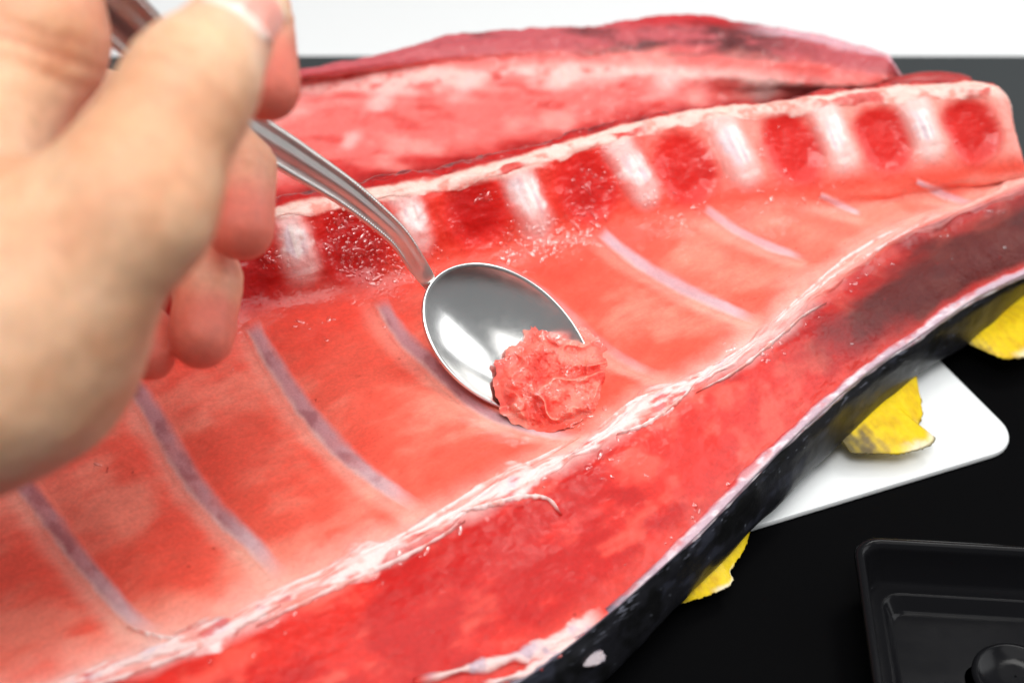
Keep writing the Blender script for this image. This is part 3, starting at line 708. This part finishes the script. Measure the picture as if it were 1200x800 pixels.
for (x_, y_, r_, sx_) in ((410, 165, 9, 1.6), (445, 120, 13, 1.4), (548, 100, 12, 1.7), (660, 92, 14, 1.5), (782, 96, 15, 1.3), (898, 106, 14, 1.4)):   # rib ends under the surface
    X_, Y_, _ = proj(Pb); a1 = ((X_ - x_) * .75 - (Y_ - y_) * .66) / (r_ * sx_ * 1.3); a2 = ((X_ - x_) * .66 + (Y_ - y_) * .75) / r_
    cb = mixc(cb, srgb(248, 206, 200), .6 * ss(1.3, .1, np.sqrt(a1 ** 2 + a2 ** 2) + .5 * q3))
cb = cb * (1 + .08 * q3)[..., None]
Pb2 = Pb + nb * (.0016 * fbm(Pb, 60, 110) + .0007 * fbm(Pb, 240, 111) + .0006 * db * fbm(np.stack([Pb[..., 0] * .4, Pb[..., 1], Pb[..., 2]], -1), 170, 112))[..., None]
build('flesh', Pb2.reshape(-1, 3), grid_faces(nb1, nb2), M_flesh, back, cb.reshape(-1, 3), {'wet': np.zeros(nb1 * nb2)})
def lump(name, c0, ax, rad, colr, mat, parent, s=0, amp=.2, seg=(18, 28)):
    th_, ph = np.meshgrid(np.linspace(0, np.pi, seg[0]), np.linspace(0, 2 * np.pi, seg[1], endpoint=False), indexing='ij')
    d = np.stack([np.sin(th_) * np.cos(ph), np.sin(th_) * np.sin(ph), np.cos(th_)], -1)
    q = d * (1 + amp * fbm(d + s * 3.1, 2.0, s))[..., None] * np.array(rad)
    q = c0 + q[..., :1] * ax[0] + q[..., 1:2] * ax[1] + q[..., 2:] * ax[2]
    c = np.broadcast_to(colr, q.shape).copy() * (1 + .15 * fbm(q, 300, s))[..., None]
    return build(name, q.reshape(-1, 3), grid_faces(seg[0], seg[1], True), mat, parent, c.reshape(-1, 3))
# scrap of meat behind the tail end of the spine
c0 = at_z(1095, 104, .066)
lump('meat_scrap', c0 + np.array([0, .012, -.004]), (np.array([.99, .1, 0]), np.array([-.1, .99, 0]), np.array([0, 0, 1.])), (.019, .006, .004), srgb(170, 52, 50), M_flesh, carc, 5)

# ------------------------------------------------------------------ spoon
spoon = empty('spoon', spot(545, 452), 'steel spoon with beaded handle held by the hand, its bowl dug into the flesh', 'spoon')
Xa = RT * .797 - UP * .603 + FW * .10; Xa /= np.linalg.norm(Xa)
Ya = RT * .603 + UP * .797 + FW * .34; Ya -= Xa * (Ya @ Xa); Ya /= np.linalg.norm(Ya)
Na = np.cross(Xa, Ya); 
if Na @ FW > 0: Na = -Na
BA, BB, BD = .0312, .0192, .0088
low = spot(541, 452)
_, _, dl = proj(low)
C0 = at_d(599, 401, dl + .002)
def bowl_half(tx): return BB * np.sqrt(np.clip(1 - tx ** 2, 0, 1)) * (1 - .10 * tx) * (1 + .05 * (1 - tx ** 2))
nt_, nr = 96, 34
def bowl_layer(off, grow):
    rows = []
    for r in np.linspace(0, 1, nr):
        a = np.linspace(0, 2 * np.pi, nt_, endpoint=False)
        tx = np.cos(a); sg = np.sin(a)
        X = (BA + grow) * tx * r; Y = (np.sign(sg) * bowl_half(tx) * (1 + grow / BB)) * r
        Z = -BD * (1 - r ** 2.3) + off
        rows.append(C0 + X[:, None] * Xa + Y[:, None] * Ya + np.full(nt_, Z)[:, None] * Na)
    return np.array(rows)
Li = bowl_layer(0, 0); Lo = bowl_layer(-.0011, .0007)[::-1]
mid = bowl_layer(.00015, .0004)[-1:]
L = np.concatenate([Li, mid, Lo], 0)
build('bowl', L.reshape(-1, 3), grid_faces(len(L), nt_, True), M_steel, spoon)
neck = C0 - Xa * (BA + .0002) - Na * .0040
_, _, dn = proj(neck)
HP = [(neck, 16), (C0 - Xa * (BA + .0020) - Na * .0007, 22)]
for (x, y, dd, w_) in ((489, 310, -.008, 27), (468, 279, -.020, 30), (437, 250, -.032, 35), (401, 222, -.044, 41), (341, 183, -.064, 51), (279, 143, -.085, 60), (206, 80, -.106, 70), (141, 18, -.124, 80), (109, -12, -.132, 80), (85, -36, -.138, 56)):
    HP.append((at_d(x, y, dn + dd), w_))
NH = 760
hp = spline([p_ for p_, _ in HP], NH)
segL = np.r_[0, np.cumsum([np.linalg.norm(HP[k + 1][0] - HP[k][0]) for k in range(len(HP) - 1)])]
hw = .9 * np.interp(np.linspace(0, segL[-1], NH), segL, [w_ for _, w_ in HP]) / 2 / F * proj(hp)[2]
hw[-33:] *= np.sqrt(np.clip(1 - (np.linspace(0, 1, 33)) ** 2, .02, 1))
tg = np.gradient(hp, axis=0); tg /= np.linalg.norm(tg, axis=1, keepdims=True)
Nh = Na * .35 + UP * .10 - FW * .80
rows = []
sl = np.r_[0, np.cumsum(np.linalg.norm(np.diff(hp, axis=0), axis=1))]
a = np.linspace(-1, 1, 41)
for k in range(NH):
    nn = Nh - tg[k] * (Nh @ tg[k]); nn /= np.linalg.norm(nn); bb = np.cross(nn, tg[k])
    fade = min(1, max(0, (sl[k] - .008) / .012))
    # raised beaded border, fluted field, central ridge
    z = .0011 - .0006 * a ** 2 + fade * (.0004 * np.exp(-(a / .22) ** 2) - .0003 * np.exp(-((np.abs(a) - .45) / .16) ** 2) + .00045 * np.exp(-((np.abs(a) - .80) / .09) ** 2) * (.65 + .75 * math.sin(sl[k] / .00115 * 2 * math.pi)))
    z = np.where(np.abs(a) > .97, .0001, z)
    topv = hp[k] + (a * hw[k])[:, None] * bb + z[:, None] * nn
    botv = hp[k] + (a[::-1] * hw[k] * .98)[:, None] * bb - (.0009 * (1 - .5 * a ** 2))[:, None] * nn
    rows.append(np.vstack([topv, botv]))
Hm = np.array(rows); mm = Hm.shape[1]; Fg = [tuple(q) for q in grid_faces(NH, mm, True)] + [tuple(range(mm))[::-1], tuple(range((NH - 1) * mm, NH * mm))]
build('handle', Hm.reshape(-1, 3), Fg, M_satin, spoon)

# ------------------------------------------------------------------ scraped meat on the spoon
OUT = np.array([(584, 446), (587, 430), (604, 424), (598, 412), (609, 411), (620, 404), (622, 390), (634, 381), (646, 385), (660, 393), (672, 392), (690, 392), (703, 408), (716, 428), (711, 458), (700, 480), (690, 487), (672, 493), (656, 499), (636, 503), (620, 498), (606, 489), (594, 480), (589, 466)], float)
gx, gy = np.meshgrid(np.arange(572, 730, .62), np.arange(370, 516, .62), indexing='ij')
G2 = np.stack([gx, gy, 0 * gx], -1)
def edge_dist(gx, gy):
    best = np.full(gx.shape, 1e9); ins = np.zeros(gx.shape, bool)
    for a_, b_ in zip(OUT, np.roll(OUT, -1, 0)):
        d = b_ - a_; t_ = np.clip(((gx - a_[0]) * d[0] + (gy - a_[1]) * d[1]) / (d @ d), 0, 1)
        best = np.minimum(best, np.hypot(gx - a_[0] - t_ * d[0], gy - a_[1] - t_ * d[1]))
        cr_ = (a_[1] > gy) != (b_[1] > gy); ins ^= cr_ & (gx < (b_[0] - a_[0]) * (gy - a_[1]) / (b_[1] - a_[1] + 1e-9) + a_[0])
    return np.where(ins, best, -best)
de = edge_dist(gx, gy) + 5.5 * fbm(G2, .085, 400, 3)
# what it lies on: the flesh and the inside of the bowl, whichever is nearer
uu_, vv_ = inv(gx[::6, ::6], gy[::6, ::6]); fd_ = proj(S(uu_, vv_))[2]
ii = np.arange(gx.shape[0]) / 6; jj = np.arange(gx.shape[1]) / 6
fd = np.stack([np.interp(ii, np.arange(fd_.shape[0]), fd_[:, c]) for c in range(fd_.shape[1])], 1); fd = np.stack([np.interp(jj, np.arange(fd_.shape[1]), fd[r]) for r in range(fd.shape[0])], 0)
ray = RT * ((gx - 600) / F)[..., None] + UP * ((400 - gy) / F)[..., None] + FW
sd_ = ((C0 - CAM) @ Na) / (ray @ Na) + .0045
kk = .006; hh_ = np.clip(.5 + .5 * (fd - sd_) / kk, 0, 1); based = fd + (sd_ - fd) * hh_ - kk * hh_ * (1 - hh_)
wx = np.stack([gx + 16 * fbm(G2, .028, 410, 2), gy + 16 * fbm(G2, .028, 411, 2), 0 * gx], -1)
# overlapping flaps: slow rise, abrupt drop
n1_ = noise(wx, .024, 424) * 1.1 + ((gx - 650) * .5 - (gy - 445) * .85) / 70.0; fr = n1_ - np.floor(n1_)
saw = np.where(fr < .80, (fr / .80) ** 1.3, (1 - fr) / .20)
n2_ = noise(wx, .036, 431) * .9 + ((gx - 650) * .9 + (gy - 445) * .4) / 52.0; fr2 = n2_ - np.floor(n2_); saw2 = np.where(fr2 < .84, fr2 / .84, (1 - fr2) / .16)
hm = -.0022 + .0052 * ss(0, 13, de) ** .9 + .0034 * ss(4, 48, de)
inn_ = ss(2, 14, de)
hm = hm + inn_ * (.0040 * saw + .0026 * saw2 * ss(.1, .5, noise(wx, .026, 440) + .15) + .0030 * fbm(G2, .06, 450, 4) - .0020)
hm = hm + inn_ * .0003 * fbm(wx, .25, 460, 3)
Vm = (CAM + ray * (based - hm)[..., None]).reshape(-1, 3); Fm = grid_faces(*gx.shape)
Vm[:, 2] += .0002
okv = (de > -7).reshape(-1); fk = okv[Fm].all(1); Fm = Fm[fk][:, ::-1]
used = np.unique(Fm); remap = np.full(len(Vm), -1); remap[used] = np.arange(len(used)); Vm = Vm[used]; Fm = remap[Fm]
nm = fbm(Vm, 120, 230); nm2 = fbm(Vm, 420, 231); sv_ = saw.reshape(-1)[used]
cm = np.broadcast_to(srgb(238, 100, 86), Vm.shape).copy(); cm = mixc(cm, srgb(246, 150, 134), .75 * ss(-.1, .4, nm + .3 * nm2)); cm = mixc(cm, srgb(214, 48, 40), .7 * ss(.05, .45, -nm + .2 * nm2)); cm = mixc(cm, srgb(247, 168, 150), .5 * ss(.75, 1., sv_))
meat = build('scraped_meat', Vm, Fm, M_meat, None, cm, {'wet': .35 * ss(-.1, .4, fbm(Vm, 150, 233))})
tag(meat, 'crumpled lump of scraped pink flesh heaped on the spoon tip', 'meat')
mn = vnormals(Vm, Fm); mn = mn * np.sign((mn * (CAM - Vm)).sum(1))[:, None]
sel = np.where((fbm(Vm, 170, 470) > .12) & (rs.rand(len(Vm)) < .035))[0]
beads('juice_beads', Vm[sel], mn[sel], .00016 + .00026 * rs.rand(len(sel)) ** 2, cm[sel], meat)

def sm_min(a, b, k):
    h = np.clip(.5 + .5 * (b - a) / k, 0, 1); return b + (a - b) * h - k * h * (1 - h)
# ------------------------------------------------------------------ hand
def J(x, y, d): return at_d(x, y, d)
def cone(Pg, a, ra, b, rb):
    a = a.astype(np.float32); b = b.astype(np.float32); d = b - a; L2 = d @ d; q = Pg - a
    t = np.clip((q @ d) / L2, 0, 1)
    return np.sqrt(((q - t[..., None] * d) ** 2).sum(-1)) - (ra + (rb - ra) * t)
thumb = [(J(-20, 405, .292), .024), (J(150, 238, .288), .0163), (J(222, 102, .293), .0125), (J(264, 44, .306), .0103)]
index = [(J(-85, 150, .330), .0155), (J(48, 20, .330), .0122), (J(66, -110, .330), .0118), (J(235, -75, .345), .0095), (J(298, 20, .350), .0084), (J(314, 104, .350), .0078)]
middle = [(J(-70, 190, .352), .0150), (J(95, 128, .400), .0110), (J(228, 140, .392), .0098), (J(282, 200, .384), .0087), (J(282, 266, .378), .0085)]
ring = [(J(-60, 250, .370), .0140), (J(100, 200, .400), .0105), (J(210, 262, .398), .0094), (J(244, 330, .392), .0085), (J(236, 394, .386), .0084)]
pinky = [(J(-40, 330, .375), .0130), (J(80, 330, .405), .0090), (J(140, 360, .402), .0080), (J(172, 396, .396), .0074), (J(176, 416, .392), .0068)]
palm = [[(J(-250, 470, .33), .030), (J(-70, 150, .322), .0165)], [(J(-250, 470, .335), .030), (J(-60, 200, .340), .0165)], [(J(-240, 490, .34), .028), (J(-60, 255, .358), .0155)], [(J(-230, 510, .34), .027), (J(-40, 335, .362), .0145)],
        [(J(-250, 520, .315), .032), (J(20, 345, .297), .0250)], [(J(-130, 470, .295), .024), (J(28, 422, .302), .0215)], [(J(-40, 340, .30), .024), (J(-60, 200, .325), .016)], [(J(-40, 400, .30), .024), (J(0, 300, .34), .016)],
        [(J(-40, 140, .332), .0180), (J(58, 62, .335), .0130)],
        [(J(-560, 760, .33), .036), (J(-250, 500, .325), .031)]]
pts_all = np.array([p_ for fin in (thumb, index, middle, ring, pinky) for p_, _ in fin] + [p_ for s_ in palm for p_, _ in s_])
h = .0016; lo = pts_all.min(0) - .04; hi = pts_all.max(0) + .04
ns = np.ceil((hi - lo) / h).astype(int)
G = np.stack(np.meshgrid(*[(lo[k] + np.arange(ns[k]) * h).astype(np.float32) for k in range(3)], indexing='ij'), -1)
def chain(fin, k):
    v = None
    for (a_, ra), (b_, rb) in zip(fin[:-1], fin[1:]):
        d = cone(G, a_, ra, b_, rb); v = d if v is None else sm_min(v, d, k)
    return v
pv = None
for s_ in palm:
    d = cone(G, s_[0][0], s_[0][1], s_[1][0], s_[1][1]); pv = d if pv is None else sm_min(pv, d, .012)
tv = chain(thumb, .006)
hv = sm_min(pv, tv, .010)
fv = None
for fin in (index, middle, ring, pinky):
    c_ = chain(fin, .0035); fv = c_ if fv is None else sm_min(fv, c_, .0012)
fpalm = sm_min(pv, fv, .007)
hv = np.minimum(hv, sm_min(fpalm, tv, .0015)); hv = sm_min(hv, fpalm, .0015)
Vh, Fh = surface_nets(hv, lo, h); Vh = laplace(Vh, Fh, 5, .5)
Nh_ = vnormals(Vh, Fh)
Vh = Vh + Nh_ * (.0004 * fbm(Vh, 70, 300) + .00025 * fbm(Vh, 200, 301))[:, None]
def crease(P_, c_, ax_, depth, wid, reach):     # short skin fold lines across an axis
    d = (P_ - c_) @ (ax_ / np.linalg.norm(ax_)); near = np.exp(-(np.linalg.norm(P_ - c_, axis=1) / reach) ** 4)
    w_ = d + .0012 * fbm(P_, 90, 320, 2)
    return near * depth * sum(k_ * np.exp(-((w_ - o_) / wid) ** 2) for o_, k_ in ((-.0042, .6), (0, 1.), (.0034, .7)))
crs = crease(Vh, thumb[2][0], thumb[3][0] - thumb[1][0], .0007, .0010, .017) + crease(Vh, J(45, 60, .322), J(66, -60, .322) - J(30, 110, .322), .0010, .0014, .016)
for fin in (index, middle, ring):
    crs = crs + crease(Vh, fin[-2][0], fin[-1][0] - fin[-2][0], .0005, .0009, .013)
Vh = Vh - Nh_ * crs[:, None]
tips = np.array([fin[-1][0] for fin in (index, middle, ring, pinky)])
dt = np.min([np.linalg.norm(Vh - t_, axis=1) for t_ in tips], 0)
dfing = np.min([dist_poly(Vh, np.array([p_ for p_, _ in fin[1:]]))[0] for fin in (middle, ring, pinky)] + [dist_poly(Vh, np.array([p_ for p_, _ in index[3:]]))[0]], 0)
dth = dist_poly(Vh, np.array([p_ for p_, _ in thumb]))[0]
nA = fbm(Vh, 40, 310); nB = fbm(Vh, 140, 311)
ch = np.broadcast_to(srgb(228, 180, 144), Vh.shape).copy()
ch = mixc(ch, srgb(233, 190, 158), ss(-.1, .4, nA)); ch = mixc(ch, srgb(216, 150, 112), .6 * ss(.05, .5, -nA + .4 * nB))
isf = ss(.004, -.004, dfing - dth - .0)
ch = mixc(ch, srgb(228, 150, 124), .45 * isf); ch = mixc(ch, srgb(224, 112, 96), .85 * ss(.019, .008, dt + .003 * nB))
ch = mixc(ch, srgb(206, 128, 98), .5 * np.clip(crs / .0008, 0, 1)); ch = mixc(ch, srgb(232, 150, 126), .4 * ss(.018, .006, np.linalg.norm(Vh - thumb[-1][0], axis=1)))
hand = empty('hand', J(60, 360, .30), 'bare hand gripping the spoon handle between thumb and curled fingers', 'hand')
build('hand_body', Vh, Fh, M_skin, hand, ch)
# thumb nail
tipP = thumb[-1][0]; ipP = thumb[-2][0]; ax = tipP - ipP; ax /= np.linalg.norm(ax)
toc = CAM - tipP; toc /= np.linalg.norm(toc)
nrm = toc * .80 + UP * .50 + RT * .25; nrm -= ax * (nrm @ ax); nrm /= np.linalg.norm(nrm); sd = np.cross(ax, nrm)
nn1, nn2 = 26, 22; rows = []; cl = []
R_ = .0104
for i in range(nn1):
    s = i / (nn1 - 1)
    hw_ = 1.0 * (1 - .35 * max(0, .25 - s) / .25 * 1.0)
    for j in range(nn2):
        a_ = (j / (nn2 - 1) * 2 - 1) * 1.02 * hw_
        al = -.0055 + .0150 * s - .0012 * (a_ ** 2) * (1 if s > .5 else -1)
        rr = R_ + .0002 + .0005 * math.sin(math.pi * min(1, s)) + (.0004 if s > .9 else 0)
        if s < .06 or abs(j - (nn2 - 1) / 2) > (nn2 - 1) / 2 - .6: rr -= .0010
        rows.append(tipP + ax * al + rr * (math.cos(a_) * nrm + math.sin(a_) * sd))
        cl.append(srgb(240, 222, 190) if s > .88 else (srgb(244, 214, 200) if s < .22 else srgb(232, 160, 146)))
build('thumbnail', np.array(rows), grid_faces(nn1, nn2), M_nail, hand, np.array(cl))

# ------------------------------------------------------------------ black tray in the foreground
A = at_z(1004, 630, .022); Bq = at_z(1200, 641, .022); Cq = at_z(1018, 800, .022)
ex_ = Bq - A; ex_ /= np.linalg.norm(ex_); ey_ = Cq - A; ey_ -= ex_ * (ey_ @ ex_); ey_ /= np.linalg.norm(ey_)
TW, TH = .15, .11
tray = empty('plastic_tray', (A + ex_ * TW / 2 + ey_ * TH / 2) * np.array([1, 1, 0]), 'glossy black plastic tray with stepped rim at the lower right corner', 'tray')
def ring_pts(ins, z, rad):
    pts = []
    x0, x1, y0, y1 = ins, TW - ins, ins, TH - ins
    for cx, cy, a0 in ((x1 - rad, y1 - rad, 0), (x0 + rad, y1 - rad, 90), (x0 + rad, y0 + rad, 180), (x1 - rad, y0 + rad, 270)):
        for k in range(9):
            a = math.radians(a0 + k * 11.25); pts.append((cx + rad * math.cos(a), cy + rad * math.sin(a)))
    o0 = A * np.array([1, 1, 0])
    return np.array([o0 + ex_ * p_[0] + ey_ * p_[1] + np.array([0, 0, z]) for p_ in pts])
def rings(name, spec, capend, mat, parent):
    V_ = np.vstack([ring_pts(*s_) for s_ in spec]); n = 36; Fl = [tuple(q) for q in grid_faces(len(spec), n, True)]
    if capend: Fl.append(tuple(range((len(spec) - 1) * n, len(spec) * n)))
    o = build(name, V_, Fl, mat, parent, smooth=True); return o
wallT = rings('tray_wall', [(.0035, .0006, .006), (-.0002, .0195, .007), (-.0012, .0205, .0075), (-.0008, .0218, .0075), (.0004, .0222, .007), (.0016, .0216, .0065), (.0022, .0195, .006), (.004, .0085, .006), (.0046, .0078, .006)], False, M_tray, tray)
rings('tray_ledge', [(.0046, .0078, .006), (.0075, .0076, .006), (.0082, .0079, .006), (.0090, .0074, .006), (.0108, .0036, .006), (.0118, .0030, .006)], False, M_tray, tray)
rings('tray_floor', [(.0118, .0030, .006), (.02, .0028, .006), (.03, .0028, .006)], True, M_tray, tray)
# moulded round foot in the tray floor
cc = at_z(1190, 792, .003); rws = []
for rr, zz in ((.0125, .0029), (.0120, .0036), (.0112, .0039), (.0104, .0036), (.0098, .0031), (.004, .0030), (.0003, .0030)):
    aa = np.linspace(0, 2 * np.pi, 40, endpoint=False); rws.append(np.c_[cc[0] + rr * np.cos(aa), cc[1] + rr * np.sin(aa), np.full(40, zz)])
build('tray_boss', np.vstack(rws), grid_faces(len(rws), 40, True), M_tray, tray)
